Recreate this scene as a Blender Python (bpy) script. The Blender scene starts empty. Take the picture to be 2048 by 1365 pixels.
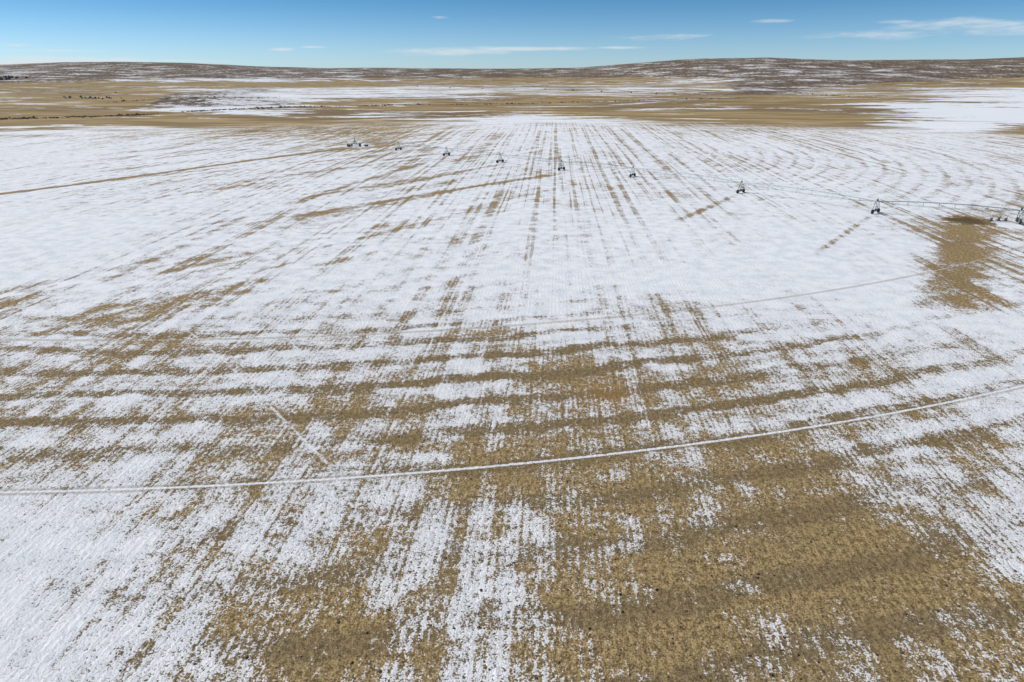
import bpy, math, random
import numpy as np
from mathutils import Vector, Matrix, noise as mnoise
random.seed(4); rng=np.random.default_rng(4)
H=45.0; F=1365.0; HY=142.0
P=math.atan((682.5-HY)/F); cP,sP=math.cos(P),math.sin(P)
def survey(u,v):
    """flat-ground location of a surveyed point (metres)"""
    x=(u-1024)/F; y=(682.5-v)/F
    f=cP+sP*y; d=sP-cP*y
    return (x/d*H, f/d*H)
def proj(x,y,z):
    dz=z-H
    dep=np.maximum(y*cP-dz*sP,1.0); up=y*sP+dz*cP
    return 1024+F*x/dep, 682.5-F*up/dep
def circum(a,b,c):
    ax,ay=a;bx,by=b;cx,cy=c
    d=2*(ax*(by-cy)+bx*(cy-ay)+cx*(ay-by))
    ux=((ax*ax+ay*ay)*(by-cy)+(bx*bx+by*by)*(cy-ay)+(cx*cx+cy*cy)*(ay-by))/d
    uy=((ax*ax+ay*ay)*(cx-bx)+(bx*bx+by*by)*(ax-cx)+(cx*cx+cy*cy)*(bx-ax))/d
    return ux,uy,math.hypot(ax-ux,ay-uy)
c1=circum(survey(0,985),survey(950,936),survey(2048,771))
c2=circum(survey(0,680),survey(1200,638),survey(2048,492))
# ------------------------------------------------------------ terrain
SKY_U=[-2500,-600,0,128,256,384,512,640,768,896,1024,1152,1216,1280,1400,1536,1664,1792,1920,2048,2600,4500]
SKY_V=[128,130,133,128,127,128,134,137,137,138,138,137,133,127,120,118,122,124,123,119,122,126]
def sstep(t):
    t=np.clip(t,0,1); return t*t*(3-2*t)
def height(x,y):
    x=np.asarray(x,float); y=np.asarray(y,float)
    r=np.hypot(x,y)
    yy=np.maximum(y,r*0.25)
    u=1024+F*x/(yy*cP)
    vs=np.interp(u,SKY_U,SKY_V)
    Rr=6200.0+500*np.sin(u/310.)
    zs=H+Rr*(HY-vs)*0.000634
    start=np.interp(u,[0,500,1100,1400,1800,2048],[2300,2600,2900,2300,2300,2700])
    t=np.clip((r-start)/(Rr-start),0,1)
    z=zs*(0.35*t+0.65*sstep(t))*(1-0.5*sstep((r-Rr)/5000))
    a=sstep((r-70)/150)
    z=z+a*(0.35*np.sin(x/47+1.3)*np.sin(y/61)+0.2*np.sin((x+y)/33)+0.12*np.sin((x*1.3-y)/21))
    b=sstep((r-700)/400)
    z=z+b*(2.0*np.sin(x/210+.6)*np.sin(y/260+1)+1.2*np.sin((x-y)/140))
    hx,hy=survey(385,206)
    z=z+5.0*np.exp(-(((x-hx)/70)**2+((y-hy)/90)**2))
    hx,hy=survey(1480,206)
    z=z+4*np.exp(-(((x-hx)/190)**2+((y-hy)/130)**2))
    return z
RV=[112,128,138,145,152,160,170,180,190,200,208,220,240,265,290,320,360,400,450,500,550,600,640,690,740,800,860,920,970,1020,1090,1150,1220,1290,1365]
SN="""33223422223223211
33322322323333222
44433342343343333
54434442234445432
43333334112334422
33476532123433223
21111122333323210
11266676546442256
31148654354225578
42157843222111268
53156432111102999
11264222211101499
11111135764311588
57654225766555672
88776537776776776
88777656666667777
87766667666777767
88888777666778775
99976667888888735
99866777788899925
98657788889999826
55566677777888937
45556666666677778
44444553333445667
44455443323344456
44445443333334455
44444433333443344
54444333222322345
66554432232222345
65554544433210135
77767524424200125
77775342432110024
88763333422120024
88652223331112124
77643334432111113"""
SN=np.array([ [int(c)/9 for c in l] for l in SN.split("\n")])
WD="""99999999998889999
99999999997778999
99999999987678999
99999999886678999
99999988776678999
75433222111259830
31000000000286100
10025100000182000
00064100123452000
00185234432100000
00296321000000000
00000000000000000
00000000000000000"""
WD=[[int(c)/9 for c in l[:17]] for l in WD.split("\n")]
WD=np.array(WD+[[0]*17]*(len(RV)-len(WD)))
US=np.linspace(0,2048,17)
def bil(tab,u,v):
    fi=np.interp(v,RV,np.arange(len(RV))); fj=np.interp(u,US,np.arange(17))
    i=np.clip(fi.astype(int),0,len(RV)-2); j=np.clip(fj.astype(int),0,15)
    a=fi-i; b=fj-j; a=a*a*(3-2*a)*.5+a*.5; b=b*b*(3-2*b)*.5+b*.5
    return tab[i,j]*(1-a)*(1-b)+tab[i+1,j]*a*(1-b)+tab[i,j+1]*(1-a)*b+tab[i+1,j+1]*a*b
az=np.concatenate([np.arange(-52,52,0.2),np.arange(52,308,2.0)])
az=np.radians(az); NA=len(az)
rad=np.exp(np.linspace(math.log(14),math.log(28000),430)); NR=len(rad)
A,R=np.meshgrid(az,rad)
X=(R*np.sin(A)).ravel(); Y=(R*np.cos(A)).ravel(); Z=height(X,Y)
Rf=R.ravel()
far=np.where(Rf>1500)[0]
for i in far:
    t=min(1,(Rf[i]-1500)/2500)
    n=mnoise.fractal(Vector((X[i]/900,Y[i]/900,3.1)),0.9,2.1,6)
    n2=abs(mnoise.noise(Vector((X[i]/420,Y[i]/420,7))))
    Z[i]+=t*(13*n-10*n2+2)*(1.0 if Rf[i]<5200 else max(.3,1-(Rf[i]-5200)/1100))
X=np.append(X,0);Y=np.append(Y,0);Z=np.append(Z,0.)
faces=[];mi=[]
for i in range(NR-1):
    for j in range(NA):
        k=(j+1)%NA
        faces.append((i*NA+j,i*NA+k,(i+1)*NA+k,(i+1)*NA+j)); mi.append(0 if rad[i]<720 else 1)
c=NR*NA
for j in range(NA): faces.append((c,(j+1)%NA,j)); mi.append(0)
me=bpy.data.meshes.new("ground"); me.from_pydata(np.stack([X,Y,Z],1).tolist(),[],faces)
me.polygons.foreach_set("use_smooth",[True]*len(me.polygons))
U,V=proj(X,Y,Z)
front=Y>0
cov=np.where(front,bil(SN,U,np.clip(V,112,1365)),0.5)
wil=np.where(front,bil(WD,U,np.clip(V,112,1365)),np.where(np.hypot(X,Y)>2500,1,0))
for nm,arr in (("cover",cov),("wild",wil)):
    at=me.attributes.new(nm,'FLOAT','POINT'); at.data.foreach_set("value",arr.astype(np.float32))
ground=bpy.data.objects.new("ground",me); bpy.context.collection.objects.link(ground)

# ------------------------------------------------------------ node helper
class NT:
    def __init__(s,nt): s.nt=nt
    def new(s,t): return s.nt.nodes.new(t)
    def setin(s,sock,v):
        if isinstance(v,bpy.types.NodeSocket): s.nt.links.new(v,sock)
        elif v is not None: sock.default_value=v
    def m(s,op,a,b=None,c=None,clamp=False):
        n=s.new('ShaderNodeMath'); n.operation=op; n.use_clamp=clamp
        s.setin(n.inputs[0],a); s.setin(n.inputs[1],b)
        if c is not None: s.setin(n.inputs[2],c)
        return n.outputs[0]
    def add(s,a,b): return s.m('ADD',a,b)
    def mul(s,a,b): return s.m('MULTIPLY',a,b)
    def sub(s,a,b): return s.m('SUBTRACT',a,b)
    def xyz(s,a,b,c=0.0):
        n=s.new('ShaderNodeCombineXYZ'); s.setin(n.inputs[0],a); s.setin(n.inputs[1],b); s.setin(n.inputs[2],c); return n.outputs[0]
    def noise(s,vec,scale=1,detail=3,rough=.55,dist=0):
        n=s.new('ShaderNodeTexNoise'); n.noise_dimensions='2D'; s.setin(n.inputs['Vector'],vec); n.inputs['Scale'].default_value=scale
        n.inputs['Detail'].default_value=detail; n.inputs['Roughness'].default_value=rough; n.inputs['Distortion'].default_value=dist
        return n.outputs['Fac']
    def ss(s,x,a,b,lo=0.,hi=1.):
        n=s.new('ShaderNodeMapRange'); n.interpolation_type='SMOOTHSTEP'
        s.setin(n.inputs['Value'],x); n.inputs['From Min'].default_value=a; n.inputs['From Max'].default_value=b
        n.inputs['To Min'].default_value=lo; n.inputs['To Max'].default_value=hi
        return n.outputs[0]
    def mix(s,f,a,b):
        n=s.new('ShaderNodeMix'); n.data_type='RGBA'; s.setin(n.inputs[0],f)
        for k,v in ((6,a),(7,b)):
            s.setin(n.inputs[k], v if isinstance(v,bpy.types.NodeSocket) else (*v,1))
        return n.outputs[2]
    def attr(s,nm):
        n=s.new('ShaderNodeAttribute'); n.attribute_name=nm; return n.outputs['Fac']
def newmat(nm):
    m=bpy.data.materials.new(nm); m.use_nodes=True; b=m.node_tree.nodes['Principled BSDF']
    return m,NT(m.node_tree),b
CX=(c1[0]+c2[0])/2; CY=(c1[1]+c2[1])/2
towers_px=[(797,300),(893,311),(1000,325),(1123,339),(1265,353),(1481,385),(1750,427),(2036,446)]
# ---- near field -------------------------------------------------
gm,g,b=newmat("snowy_stubble")
pos=g.new('ShaderNodeNewGeometry').outputs['Position']
sx=g.new('ShaderNodeSeparateXYZ'); g.setin(sx.inputs[0],pos); x,y=sx.outputs[0],sx.outputs[1]
th=math.radians(3.4)
xr=g.sub(g.mul(x,math.cos(th)),g.mul(y,math.sin(th)))
yr=g.add(g.mul(x,math.sin(th)),g.mul(y,math.cos(th)))
def dist(cx,cy):
    n=g.new('ShaderNodeVectorMath'); n.operation='DISTANCE'; g.setin(n.inputs[0],g_flat); n.inputs[1].default_value=(cx,cy,0); return n.outputs['Value']
g_flat=g.xyz(x,y,0.)
rC=dist(CX,CY)
ang=g.m('ARCTAN2',g.sub(x,CX),g.sub(y,CY))
rng0=dist(0,0)
cover=g.attr("cover")
nA=g.noise(g_flat,1/20,4,.66)
nM=g.noise(g_flat,1/4.0,4,.70)
nB=g.noise(g.xyz(xr,g.mul(yr,.8)),1.7,4,.8)
nC=g.noise(g_flat,5.0,2,.7)
wob=g.mul(g.sub(nA,.5),3.0)
wobf=g.mul(g.sub(nB,.5),.5)
rowph=g.mul(g.add(xr,wobf),2*math.pi/.76)
rows=g.mul(g.m('SINE',rowph),g.mul(g.ss(rng0,80,260,1,.0),g.ss(nM,.35,.6,.3,1)))
st=g.noise(g.xyz(xr,g.mul(yr,.008)),.40,3,.7)
stl=g.ss(st,.36,.54)
rw=g.add(rC,g.mul(g.sub(nA,.5),7))
arcs=g.m('SINE',g.mul(rw,2*math.pi/8.4))
arcn=g.noise(g.xyz(rC,g.mul(ang,18)),.2,2,.6)
dth=math.radians(37)
xd=g.sub(g.mul(x,math.cos(dth)),g.mul(y,math.sin(dth))); yd=g.add(g.mul(x,math.sin(dth)),g.mul(y,math.cos(dth)))
dg=g.noise(g.xyz(xd,g.mul(yd,.05)),.16,2,.6)
nearM=g.mul(g.ss(rng0,115,175,1,.18),g.ss(y,62,86,.10,1))
rightM=g.mul(g.ss(x,50,170),g.ss(rng0,250,320))
arcM=g.mul(g.m('MAXIMUM',nearM,rightM),g.ss(nA,.38,.6,.35,1.0))
midM=g.mul(g.mul(g.ss(rng0,115,160),g.ss(x,70,-50)),g.ss(cover,.95,.80))
T=g.add(.5,g.mul(g.sub(cover,.47),.98))
NZ=None
def accum(n_,w_,off=.5):
    global NZ
    e=g.m('MULTIPLY_ADD',n_,w_,-off*w_)
    NZ=e if NZ is None else g.add(NZ,e)
accum(nA,1.15); accum(nM,1.1); accum(nB,1.3); accum(nC,1.1)
NZ=g.add(NZ,g.mul(g.sub(stl,.6),g.ss(rng0,90,240,.20,.42)))
T=g.add(T,g.mul(NZ,g.ss(cover,1.0,.80,.70,1.0)))
T=g.add(T,g.mul(g.mul(g.sub(g.ss(arcs,-.95,-.2),.70),arcM),.38))
T=g.add(T,g.mul(g.mul(g.sub(arcn,.5),arcM),.75))
T=g.add(T,g.mul(g.mul(g.sub(dg,.50),midM),1.5))
T=g.add(T,g.mul(rows,.12))
def seg(a,bp,w,wn):
    ax,ay=a;bx,by=bp; L=math.hypot(bx-ax,by-ay); dx,dy=(bx-ax)/L,(by-ay)/L
    al=g.m('MULTIPLY_ADD',x,dx,g.m('MULTIPLY_ADD',y,dy,-(ax*dx+ay*dy)))
    pe=g.m('ABSOLUTE',g.add(g.m('MULTIPLY_ADD',x,-dy,g.m('MULTIPLY_ADD',y,dx,ax*dy-ay*dx)),wn))
    end=g.ss(g.m('ABSOLUTE',g.sub(al,L/2)),L*.40,L*.5,1,0)
    return g.mul(end,g.ss(pe,w*.2,w*1.3,1,0))
def addT(mask,amt):
    global T
    T=g.add(T,g.mul(mask,amt))
for a_,b_,w_,am in [((-160,412),(720,292),3.6,-1.0),
    ((870,319),(560,415),2.8,-.45),((1118,345),(540,440),3.0,-.45),((1000,328),(700,392),2.8,-.38),
    ((1475,388),(1350,444),2.0,-.45),((1745,430),(1615,520),1.4,-.45)]:
    addT(seg(survey(*a_),survey(*b_),w_,g.mul(wob,.8)),am)
trk=None
for a_,b_ in [((350,640),(470,740)),((455,728),(670,942)),((640,905),(755,1095)),((480,590),(610,712)),((-10,1050),(45,1076))]:
    e=seg(survey(*a_),survey(*b_),.24,wobf); trk=e if trk is None else g.m('MAXIMUM',trk,e)
P0=survey(710,292)
rad_t=[math.hypot(survey(*q)[0]-CX,survey(*q)[1]-CY) for q in towers_px[:7]]
d=None
for rr in rad_t[4:]:
    e=g.m('ABSOLUTE',g.sub(rC,rr)); d=e if d is None else g.m('MINIMUM',d,e)
addT(g.mul(g.ss(d,.3,.7,1,0),g.ss(x,60,160)),.5)
for q,w,am in [((716,291),13,.6),((2018,451),5,.9)]:
    t=survey(*q); dd=g.add(dist(*t),g.mul(g.sub(nA,.5),w)); addT(g.ss(dd,w*.4,w,1,0),am)
tt=survey(1934,441); dd=g.add(dist(*tt),g.mul(g.sub(nM,.5),12)); wet=g.ss(dd,3,9,1,0); addT(wet,-1.3)
# bare strip below the wet spot
addT(seg(survey(1935,445),survey(1885,640),7.5,g.mul(wob,2.2)),-.32)
snow=g.ss(T,.44,.56)
thin=g.ss(T,.5,1.0,.84,1.0)
tips=g.ss(nC,.34,.50,.84,1.0)
snow=g.m('MINIMUM',g.mul(snow,g.mul(thin,tips)),1.0)
for cc,wd,br,am in ((c1,.29,.34,1.0),(c2,.20,.47,.7)):
    d=g.m('ABSOLUTE',g.add(g.sub(dist(cc[0],cc[1]),cc[2]),g.mul(wobf,1.2)))
    core=g.mul(g.mul(g.ss(d,wd*.45,wd*1.1,1,0),g.ss(nB,br-.08,br+.06)),am)
    snow=g.mul(snow,g.sub(1.0,g.mul(g.ss(d,wd*1.8,wd*3.0,1,0),.4)))
    snow=g.m('MAXIMUM',snow,core)
snow=g.m('MAXIMUM',snow,g.mul(trk,g.ss(nB,.38,.52,0,.95)))
soilF=g.add(g.mul(nB,.6),g.mul(nC,.45))
soil=g.mix(g.ss(soilF,.38,.66),(.115,.080,.038),(.50,.355,.165))
soil=g.mix(g.ss(rows,-.1,.9,0,.36),soil,(.11,.080,.042))  # furrow shading between rows, painted dark into the soil colour
soil=g.mix(g.mul(g.ss(arcs,.0,-.9),g.mul(g.ss(rng0,110,165,1,0),.45)),soil,(.13,.10,.058))
soil=g.mix(g.ss(nA,.42,.7,0,.35),soil,(.19,.14,.075))
rust=survey(1215,790); dr=dist(*rust)
soil=g.mix(g.mul(g.ss(g.add(dr,g.mul(nB,9)),5,11,1,0),.4),soil,(.34,.17,.045))
soil=g.mix(g.mul(wet,.75),soil,(.06,.043,.026))
fn=g.noise(g.xyz(g.mul(x,.25),y),1/30,3,.65)
soil=g.mix(g.ss(rng0,350,650),soil,g.mix(g.ss(fn,.35,.65),(.25,.175,.08),(.40,.295,.145)))
fs=g.ss(g.add(cover,g.add(g.mul(g.sub(fn,.5),1.6),g.mul(g.sub(nB,.5),.9))),.42,.62)
fk=g.ss(rng0,600,715)
snow=g.add(g.mul(snow,g.sub(1.0,fk)),g.mul(fs,fk))
sc=g.mix(g.ss(nM,.3,.7),(.74,.765,.79),(.88,.885,.89))
snowC=g.mix(g.ss(rows,.2,1.0,0,.25),sc,(.38,.33,.25))
col=g.mix(snow,soil,snowC)
g.setin(b.inputs['Base Color'],col); b.inputs['Roughness'].default_value=.9; b.inputs['Specular IOR Level'].default_value=.1
bh=g.add(g.mul(rows,.015),g.mul(nB,.24))
bp=g.new('ShaderNodeBump'); bp.inputs['Strength'].default_value=.7; bp.inputs['Distance'].default_value=1
g.setin(bp.inputs['Height'],bh); g.setin(b.inputs['Normal'],bp.outputs[0])
me.materials.append(gm)
# ---- far fields and rangeland -----------------------------------
fm,g,b=newmat("rangeland")
pos=g.new('ShaderNodeNewGeometry').outputs['Position']
sx=g.new('ShaderNodeSeparateXYZ'); g.setin(sx.inputs[0],pos); x,y=sx.outputs[0],sx.outputs[1]
g_flat=g.xyz(x,y,0.)
cover=g.attr("cover"); wild=g.attr("wild")
wn=g.noise(g_flat,1/150,5,.65); wn2=g.noise(g_flat,1/16,3,.75)
fn=g.noise(g.xyz(g.mul(x,.25),y),1/30,3,.65)
fl=g.noise(g.xyz(g.mul(x,.35),y),1/160,3,.6)
far_soil=g.mix(g.ss(fn,.35,.65),(.25,.175,.08),(.40,.295,.145))
far_soil=g.mix(g.ss(fl,.48,.64,0,.6),far_soil,(.17,.12,.07))
wcol=g.mix(g.ss(wn2,.36,.62),(.055,.047,.038),(.24,.175,.125))
wcol=g.mix(g.ss(wn,.44,.66,0,.85),wcol,(.25,.19,.115))
ws=g.add(g.add(g.mul(cover,.95),g.mul(g.sub(wn,.5),2.4)),g.mul(g.sub(wn2,.5),2.0))
wsnow=g.ss(ws,.47,.78,0,.78)
fs=g.ss(g.add(g.add(cover,g.mul(g.sub(fn,.5),1.8)),g.add(g.mul(g.sub(fl,.5),1.4),g.mul(g.sub(wn2,.5),.7))),.44,.64)
wm=g.ss(g.add(wild,g.mul(g.sub(wn,.5),.7)),.36,.5)
base=g.mix(wm,far_soil,wcol)
sf=g.add(g.mul(fs,g.sub(.95,wm)),g.mul(wsnow,wm))
col=g.mix(g.m('MAXIMUM',sf,0.0),base,(.80,.82,.84))
g.setin(b.inputs['Base Color'],col); b.inputs['Roughness'].default_value=.95; b.inputs['Specular IOR Level'].default_value=.1
bp=g.new('ShaderNodeBump'); bp.inputs['Strength'].default_value=.6; bp.inputs['Distance'].default_value=1
g.setin(bp.inputs['Height'],g.mul(g.mul(wn2,wild),6)); g.setin(b.inputs['Normal'],bp.outputs[0])
me.materials.append(fm)
me.polygons.foreach_set("material_index",mi)

def simple(nm,c1_,c2_,sc=8,rough=.6,metal=0):
    m,n,bb=newmat(nm)
    tc=n.new('ShaderNodeTexCoord').outputs['Object']
    n.setin(bb.inputs['Base Color'],n.mix(n.ss(n.noise(tc,sc,2),.35,.65),c1_,c2_))
    bb.inputs['Roughness'].default_value=rough; bb.inputs['Metallic'].default_value=metal
    return m
galv=simple("galvanised_steel",(.14,.20,.21),(.26,.33,.33),3,.5,.3)
rubber=simple("rubber",(.018,.018,.02),(.035,.033,.03),5,.85)
hub=simple("hub_paint",(.05,.06,.06),(.09,.10,.10),5,.6)
boxm=simple("grey_box",(.10,.12,.14),(.18,.21,.24),3,.5)
dark=simple("dark_metal",(.04,.04,.045),(.08,.075,.07),3,.6)
rock=simple("dark_rock",(.06,.07,.08),(.14,.15,.16),.3,.9)
brush=simple("brush_twigs",(.035,.028,.02),(.12,.085,.05),1.5,.95)
stub=simple("straw",(.22,.155,.07),(.55,.41,.19),3,.9)
clodm=simple("clod_soil",(.045,.033,.02),(.10,.07,.04),3,.95)
# ------------------------------------------------------------ mesh builder
class MB:
    def __init__(s): s.v=[];s.f=[]
    def tube(s,a,b,r,n=6,r2=None):
        a=Vector(a);b=Vector(b);d=(b-a)
        if d.length<1e-6:return
        d.normalize(); q=Vector((0,0,1)) if abs(d.z)<.9 else Vector((1,0,0))
        e=d.cross(q).normalized(); f=d.cross(e); r2=r if r2 is None else r2
        o=len(s.v)
        for c,rr in ((a,r),(b,r2)):
            for i in range(n):
                t=2*math.pi*i/n; s.v.append(c+e*math.cos(t)*rr+f*math.sin(t)*rr)
        for i in range(n):
            j=(i+1)%n; s.f.append((o+i,o+j,o+n+j,o+n+i))
        s.f.append(tuple(o+i for i in range(n))[::-1]); s.f.append(tuple(o+n+i for i in range(n)))
    def box(s,c,sx,sy,sz,ax=(1,0),bev=0):
        ax=Vector((ax[0],ax[1],0)).normalized(); ay=Vector((-ax.y,ax.x,0)); o=len(s.v); c=Vector(c)
        for k in (-1,1):
            for i,j in ((-1,-1),(1,-1),(1,1),(-1,1)):
                s.v.append(c+ax*i*sx/2+ay*j*sy/2+Vector((0,0,k*sz/2)))
        for q in ((3,2,1,0),(4,5,6,7),(0,1,5,4),(1,2,6,5),(2,3,7,6),(3,0,4,7)): s.f.append(tuple(o+i for i in q))
    def wheel(s,c,axis,R,w,n=18):
        c=Vector(c);axis=Vector(axis).normalized(); up=Vector((0,0,1)); e=axis.cross(up).normalized()
        prof=[(-w/2,R*.55),(-w/2,R*.86),(-w*.35,R*.97),(0,R),(w*.35,R*.97),(w/2,R*.86),(w/2,R*.55)]
        o=len(s.v)
        for i in range(n):
            t=2*math.pi*i/n; d=e*math.cos(t)+up*math.sin(t); lug=1.04 if i%2 else .97
            for a,r in prof: s.v.append(c+axis*a+d*(r*lug if r>R*.9 else r))
        m=len(prof)
        for i in range(n):
            j=(i+1)%n
            for k in range(m-1): s.f.append((o+i*m+k,o+j*m+k,o+j*m+k+1,o+i*m+k+1))
    def obj(s,nm,mat,parent=None,smooth=False):
        me=bpy.data.meshes.new(nm); me.from_pydata([tuple(v) for v in s.v],[],s.f)
        me.materials.append(mat); o=bpy.data.objects.new(nm,me); bpy.context.collection.objects.link(o)
        if parent: o.parent=parent
        return o
def empty(nm):
    o=bpy.data.objects.new(nm,None); bpy.context.collection.objects.link(o); return o
def hz(p): return float(height(p[0],p[1]))
def v3(p,z=0): return Vector((p[0],p[1],hz(p)+z))
def build_pivot(P0,tw,th=1.0,fine=True):
    root=empty("center_pivot_irrigator")
    steel=MB();tyre=MB();hubs=MB();gear=MB()
    pts=[v3(P0)]+[v3(t) for t in tw]
    PH=4.0
    tr=.12*th; pr=.12*th
    c=pts[0]
    for i in (-1,1):
        for j in (-1,1):
            steel.tube(c+Vector((i*1.9,j*1.9,0)),c+Vector((i*.25,j*.25,PH-.1)),.13*th)
            steel.tube(c+Vector((i*1.1,j*1.1,PH*.48)),c+Vector((-i*1.1,j*1.1,PH*.48)),.07*th)
            steel.tube(c+Vector((i*1.1,j*1.1,PH*.48)),c+Vector((i*1.1,-j*1.1,PH*.48)),.07*th)
    steel.tube(c,c+Vector((0,0,PH+.9)),.2*th,8)
    steel.tube(c+Vector((0,0,PH+.9)),c+Vector((0,0,PH+2.6)),.1*th,6)
    if fine:
        gear.box(c+Vector((-1.4,-2.6,1.3)),.9,.5,1.3); gear.box(c+Vector((-3.6,-1.5,.75)),2.2,1.1,1.4)
        gear.tube(c+Vector((3.5,-1.2,.1)),c+Vector((3.5,-1.2,1.9)),.75,12); gear.tube(c+Vector((6,.6,.6)),c+Vector((8.4,.6,.6)),.55,12)
        for k in range(6): steel.tube(c+Vector((-8+k*3.2,-4.2,0)),c+Vector((-8+k*3.2,-4.2,1.3)),.06)
        steel.tube(c+Vector((-8,-4.2,1.1)),c+Vector((8,-4.2,1.1)),.04)
    for k in range(1,len(pts)):
        a,bq=pts[k-1],pts[k]; d=(bq-a); L=d.length; dn=Vector((d.x,d.y,0)).normalized(); n=Vector((-dn.y,dn.x,0))
        t=bq
        top=t+Vector((0,0,PH))
        for sgn in (-1,1):
            foot=t+n*sgn*2.0+Vector((0,0,.75))
            for e in (-.35,.35):
                steel.tube(foot+dn*e*.6,top+dn*e*1.6,tr*.8)
            tyre.wheel(t+n*sgn*2.0+Vector((0,0,.74)),dn,.76*(1 if th==1 else 1.3),.5)
            hubs.tube(t+n*sgn*2.0+dn*-.2+Vector((0,0,.74)),t+n*sgn*2.0+dn*.2+Vector((0,0,.74)),.42,10)
            steel.tube(t+n*sgn*1.25+Vector((0,0,2.0)),t-n*sgn*1.95+Vector((0,0,.8)),.06*th)
        gear.box(t+Vector((0,0,.88)),.28*th,4.0,.28*th,(dn.x,dn.y))
        steel.tube(t+n*-1.05+Vector((0,0,2.3)),t+n*1.05+Vector((0,0,2.3)),.07*th)
        gear.box(t+Vector((0,0,1.25)),.45,.6,.45,(dn.x,dn.y))
        gear.box(top+Vector((0,0,.45)),.42,.42,.55,(dn.x,dn.y))
        steel.tube(top,top+Vector((0,0,1.4)),.08*th)
        N=9 if fine else 6
        z0=pts[k-1].z+PH; z1=bq.z+PH
        pp=[]
        for i in range(N+1):
            s=i/N; crown=4*s*(1-s)*.75
            pp.append(Vector((a.x+d.x*s,a.y+d.y*s,z0*(1-s)+z1*s+crown)))
        low=[]
        for i in range(N+1):
            s=i/N; sag=math.sin(math.pi*min(max(s,0),1))**.6*1.5
            low.append((pp[i]-n*.75*min(1,sag)+Vector((0,0,-sag)),pp[i]+n*.75*min(1,sag)+Vector((0,0,-sag))))
        for i in range(N):
            steel.tube(pp[i],pp[i+1],pr,7)
            for q in (0,1):
                steel.tube(low[i][q],low[i+1][q],.035*th,4)
                if i>0: steel.tube(pp[i],low[i][q],.04*th,4)
            if 0<i: steel.tube(low[i][0],low[i][1],.035*th,4)
        if fine:
            M=int(L/3)
            for i in range(1,M):
                s=i/M; p=Vector((a.x+d.x*s,a.y+d.y*s,z0*(1-s)+z1*s+4*s*(1-s)*.75))
                o=n*(.35 if i%2 else -.35)
                steel.tube(p,p+o+Vector((0,0,.15)),.02,4); steel.tube(p+o+Vector((0,0,.15)),p+o+Vector((0,0,-1.9)),.02,4)
                steel.tube(p+o+Vector((0,0,-1.9)),p+o+Vector((0,0,-2.05)),.06,5)
    steel.obj("pipe_and_truss",galv,root); tyre.obj("tires",rubber,root); hubs.obj("wheel_hubs",hub,root); gear.obj("drive_boxes",dark,root)
    return root
tw=[survey(*q) for q in towers_px]
d=(tw[-1][0]-tw[-2][0],tw[-1][1]-tw[-2][1]); tw.append((tw[-1][0]+d[0],tw[-1][1]+d[1]))
build_pivot(P0,tw)
build_pivot(survey(835,175),[survey(*q) for q in [(900,176.5),(965,178),(1028,180),(1090,182),(1146,184),(1203,186),(1262,187.5),(1312,189),(1350,189)]],2.4,False)
# ------------------------------------------------------------ pump station at the right
root=empty("pump_station"); a=MB();bx=MB()
pc=[survey(1981,442),survey(1996,441),survey(2010,442)]
for i,q in enumerate(pc):
    c=v3(q)
    bx.tube(c+Vector((0,0,.15)),c+Vector((0,0,.9)),.36,12); bx.tube(c+Vector((0,0,.9)),c+Vector((0,0,1.1)),.36,12,.12)
    a.tube(c+Vector((.7,.3,0)),c+Vector((.7,.3,1.5)),.08,6)
    a.box(c+Vector((0,0,.08)),1.2,1.1,.16)
a.obj("posts_and_skids",dark,root); bx.obj("tanks",boxm,root)
# ------------------------------------------------------------ pickups
def pickup(p,ang,col,nm):
    root=empty(nm); body=MB(); gl=MB(); wh=MB()
    body.box((0,0,.85),5.4,1.9,.6); body.box((2.0,0,1.2),1.4,1.8,.2); body.box((-1.5,.9,1.25),2.3,.1,.35);body.box((-1.5,-.9,1.25),2.3,.1,.35);body.box((-2.65,0,1.25),.1,1.9,.35)
    o=len(body.v)
    for z,x0,x1,w in ((1.15,-.35,1.4,.9),(1.85,-.15,.8,.75)):
        body.v+= [Vector((x0,-w,z)),Vector((x1,-w,z)),Vector((x1,w,z)),Vector((x0,w,z))]
    for q in ((0,1,5,4),(1,2,6,5),(2,3,7,6),(3,0,4,7),(4,5,6,7)): body.f.append(tuple(o+i for i in q))
    gl.box((.3,0,1.5),.9,1.72,.35); 
    for i in (-1.65,1.75):
        for j in (-.95,.95): wh.wheel((i,j,.4),(0,1,0),.4,.28)
    for m,n,mt in ((body,"body",col),(gl,"windows",dark),(wh,"tires",rubber)): m.obj(n,mt,root)
    root.location=v3(p); root.rotation_euler=(0,0,ang)
white=simple("white_paint",(.78,.78,.78),(.82,.82,.82),1,.35)
pickup(survey(1640,193),.3,white,"pickup_truck")
pickup(survey(232,188),1.2,dark,"pickup_truck")
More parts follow.
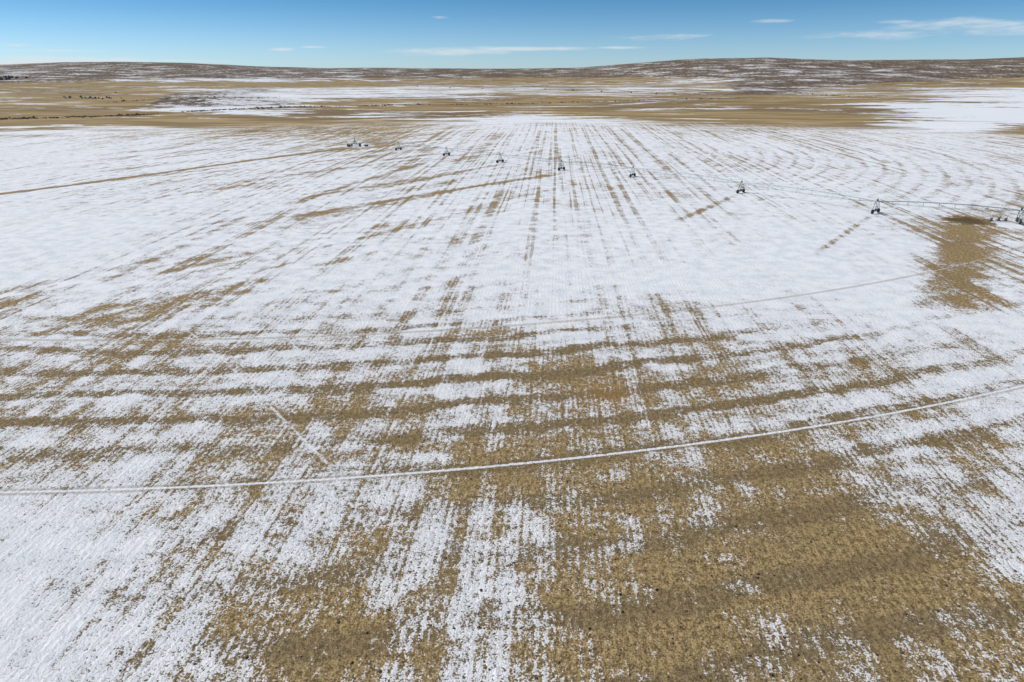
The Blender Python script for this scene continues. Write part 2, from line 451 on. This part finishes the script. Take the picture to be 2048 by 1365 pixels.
# ------------------------------------------------------------ scatter
def blob_mesh(nm,cent,size,mat,flatn=.6):
    n=len(cent); base=np.array([(1,0,0),(-1,0,0),(0,1,0),(0,-1,0),(0,0,1),(0,0,-.4),(.6,.6,.5),(-.6,.6,.4)],float)
    F8=[(6,4,0),(6,2,4),(6,0,2),(7,4,2),(7,1,4),(7,2,1),(1,3,4),(3,0,4),(0,3,5),(3,1,5),(1,2,5),(2,0,5)]
    v=base[None]*rng.uniform(.5,1.3,(n,8,3)); 
    t=rng.uniform(0,6.28,n); cs,sn=np.cos(t)[:,None],np.sin(t)[:,None]
    vx=v[...,0]*cs-v[...,1]*sn; vy=v[...,0]*sn+v[...,1]*cs
    v=np.stack([vx,vy,v[...,2]*flatn],-1)*size[:,None,None]+cent[:,None,:]
    fs=(np.array(F8)[None]+8*np.arange(n)[:,None,None]).reshape(-1,3)
    me=bpy.data.meshes.new(nm); me.from_pydata(v.reshape(-1,3).tolist(),[],fs.tolist()); me.materials.append(mat)
    o=bpy.data.objects.new(nm,me); bpy.context.collection.objects.link(o)
n=3000; vv=rng.uniform(560,1500,n); uu=rng.uniform(-60,2108,n)
pts=np.array([survey(a_,b_) for a_,b_ in zip(uu,vv)]); z=height(pts[:,0],pts[:,1])
cv=bil(SN,uu,np.minimum(vv,1365)); keep=rng.uniform(0,1,n)>cv*1.3-.1
pts=pts[keep];z=z[keep]
blob_mesh("soil_clods",np.column_stack([pts,z+.02]),np.minimum(rng.gamma(2.0,.028,len(pts))+.03,.20),clodm)
B=[]
for line,cnt,wd in [([(-40,240),(140,236),(300,230),(450,221),(620,215),(800,210),(1100,204),(1480,197)],1500,7),
                ([(1500,170),(1560,180),(1640,190),(1720,196)],260,20),([(280,205),(520,200)],500,45),([(640,160),(1100,160)],300,30)]:
    L=[survey(*q) for q in line]
    for _ in range(cnt):
        k=random.randrange(len(L)-1); t=random.random()
        px=L[k][0]*(1-t)+L[k+1][0]*t+random.gauss(0,wd*.4); py=L[k][1]*(1-t)+L[k+1][1]*t+random.gauss(0,wd)
        if mnoise.noise(Vector((px/40,py/40,0)))>-.15: B.append((px,py))
B=np.array(B); blob_mesh("sagebrush",np.column_stack([B,height(B[:,0],B[:,1])+.1]),rng.gamma(3,.25,len(B))+.2,brush,.8)
# rock outcrops on the far left slope
B=[]
for cu,cr,sd_,k in ((60,3300,70,60),(105,3500,60,50),(20,3100,80,30),(290,1500,30,25)):
    ax=(cu-1024)/F/cP
    for _ in range(k):
        yy=cr/math.hypot(1,ax)+random.gauss(0,sd_*.5); B.append((ax*yy+random.gauss(0,sd_),yy))
B=np.array(B); blob_mesh("rock_outcrop",np.column_stack([B,height(B[:,0],B[:,1])+1]),rng.uniform(4,11,len(B))*np.where(B[:,1]>1900,1,.3),rock,.9)
# stubble tufts standing in the rows of the near field
ys=[];xs=[]
cth,sth=math.cos(th),math.sin(th)
for k in np.arange(-95,125):
    yl=np.arange(30,135,.42); yl=yl+rng.uniform(-.21,.21,len(yl))
    xx=(k+.25)*.76+.38+rng.normal(0,.13,len(yl))
    xs.append(xx*cth+yl*sth); ys.append(-xx*sth+yl*cth)
xs=np.concatenate(xs);ys=np.concatenate(ys)
uu,vv=proj(xs,ys,0); ok=(uu>-60)&(uu<2110)&(vv>600)&(vv<1460)
xs,ys,uu,vv=xs[ok],ys[ok],uu[ok],vv[ok]
cv=bil(SN,uu,np.clip(vv,112,1365)); ok=(rng.uniform(0,1,len(xs))>cv*1.1-.05); ok&=(rng.uniform(0,1,len(xs))<.75)
xs,ys=xs[ok],ys[ok]; n=len(xs)
V9=[]
zz=height(xs,ys)
for q in range(3):
    t=rng.uniform(0,6.28,n); w=.025; h=rng.uniform(.06,.19,n); lx=rng.normal(0,.07,n); ly=rng.normal(0,.07,n)
    ox=xs+rng.normal(0,.08,n); oy=ys+rng.normal(0,.1,n)
    V9+= [np.stack([ox-np.cos(t)*w,oy-np.sin(t)*w,zz-.01],1),np.stack([ox+np.cos(t)*w,oy+np.sin(t)*w,zz-.01],1),np.stack([ox+lx,oy+ly,zz+h],1)]
vv9=np.stack(V9,1).reshape(-1,3); fi=np.arange(len(vv9)).reshape(-1,3)
ms=bpy.data.meshes.new("crop_stubble"); ms.from_pydata(vv9.tolist(),[],fi.tolist()); ms.materials.append(stub)
o=bpy.data.objects.new("crop_stubble",ms); bpy.context.collection.objects.link(o)

# ------------------------------------------------------------ light, sky
SE=math.radians(38); SA=math.radians(-75)
sd=Vector((math.sin(SA)*math.cos(SE),math.cos(SA)*math.cos(SE),math.sin(SE)))
L=bpy.data.lights.new("sun",'SUN'); L.energy=4.5; L.angle=math.radians(.5); L.color=(1,.955,.885)
lo=bpy.data.objects.new("sun",L); bpy.context.collection.objects.link(lo); lo.rotation_euler=sd.to_track_quat('Z','Y').to_euler()
w=bpy.data.worlds.new("World"); bpy.context.scene.world=w; w.use_nodes=True
n=NT(w.node_tree); bg=w.node_tree.nodes['Background']
sk=n.new('ShaderNodeTexSky'); sk.sky_type='NISHITA'; sk.sun_disc=False; sk.sun_elevation=SE; sk.sun_rotation=SA
sk.altitude=1500; sk.air_density=1.0; sk.dust_density=.2; sk.ozone_density=1.5
gen=n.new('ShaderNodeTexCoord').outputs['Generated']
s3=n.new('ShaderNodeSeparateXYZ'); n.setin(s3.inputs[0],gen)
azn=n.m('ARCTAN2',s3.outputs[0],s3.outputs[1]); el=n.m('ARCSINE',s3.outputs[2])
cl=None
cn=n.noise(n.xyz(n.mul(azn,16),n.mul(el,110)),1,5,.65)
def dirof(u,v):
    xx=(u-1024)/F; yy=(682.5-v)/F; d=Vector((xx,cP+sP*yy,-sP+cP*yy)).normalized()
    return math.atan2(d.x,d.y),math.asin(d.z)
for u,v,wu,wv,am in [(878,35,22,3,.6),(565,99,24,4,.8),(628,95,24,2.5,.8),(900,104,100,8,.95),(1060,98,130,5,.95),(1235,96,60,3,.6),
      (1545,42,45,5,.7),(1790,44,50,5,.6),(1950,50,190,14,.7),(1850,68,300,11,.48),(1350,75,140,8,.38),(980,42,20,2,.45),(30,91,30,3,.7),(120,102,90,4,.75),
      (150,122,150,8,1.15),(40,127,70,6,1.0),(330,122,180,3,.6)]:
    a_,e_=dirof(u,v); a2,_=dirof(u+wu,v); _,e2=dirof(u,v-wv)
    va=n.new('ShaderNodeVectorMath'); va.operation='MULTIPLY_ADD'
    if cl is None:
        aev=n.xyz(azn,el)
    n.setin(va.inputs[0],aev); ka,ke=1/abs(a2-a_),1/abs(e2-e_)
    va.inputs[1].default_value=(ka,ke,0); va.inputs[2].default_value=(-a_*ka,-e_*ke,0)
    ln=n.new('ShaderNodeVectorMath'); ln.operation='LENGTH'; n.setin(ln.inputs[0],va.outputs[0])
    gq=n.ss(ln.outputs['Value'],0,1.8,am,0)
    cl=gq if cl is None else n.m('MAXIMUM',cl,gq)
cf=n.mul(n.ss(n.add(cl,n.mul(n.sub(cn,.5),1.3)),.15,1.0),n.ss(cl,.02,.30))
tlow=n.mix(n.ss(el,0.0,.11),(.66,.93,1.36),(.27,.60,.92))
tl=n.mix(n.ss(el,.13,.6),tlow,(.85,.95,1.0))
tint=n.new('ShaderNodeMix'); tint.data_type='RGBA'; tint.blend_type='MULTIPLY'; tint.inputs[0].default_value=1
n.setin(tint.inputs[6],sk.outputs[0]); n.setin(tint.inputs[7],tl)
skc=n.mix(n.mul(cf,.75),tint.outputs[2],(7.8,8.6,9.0))
n.setin(bg.inputs['Color'],skc); bg.inputs['Strength'].default_value=.09
sc=bpy.context.scene; sc.view_settings.view_transform='Standard'; sc.view_settings.look='None'; sc.view_settings.exposure=0
cam=bpy.data.cameras.new("camera"); cam.lens=24; cam.sensor_width=36; cam.clip_end=60000; cam.clip_start=1
co=bpy.data.objects.new("camera",cam); bpy.context.collection.objects.link(co); co.location=(0,0,H); co.rotation_euler=(math.pi/2-P,0,0); sc.camera=co
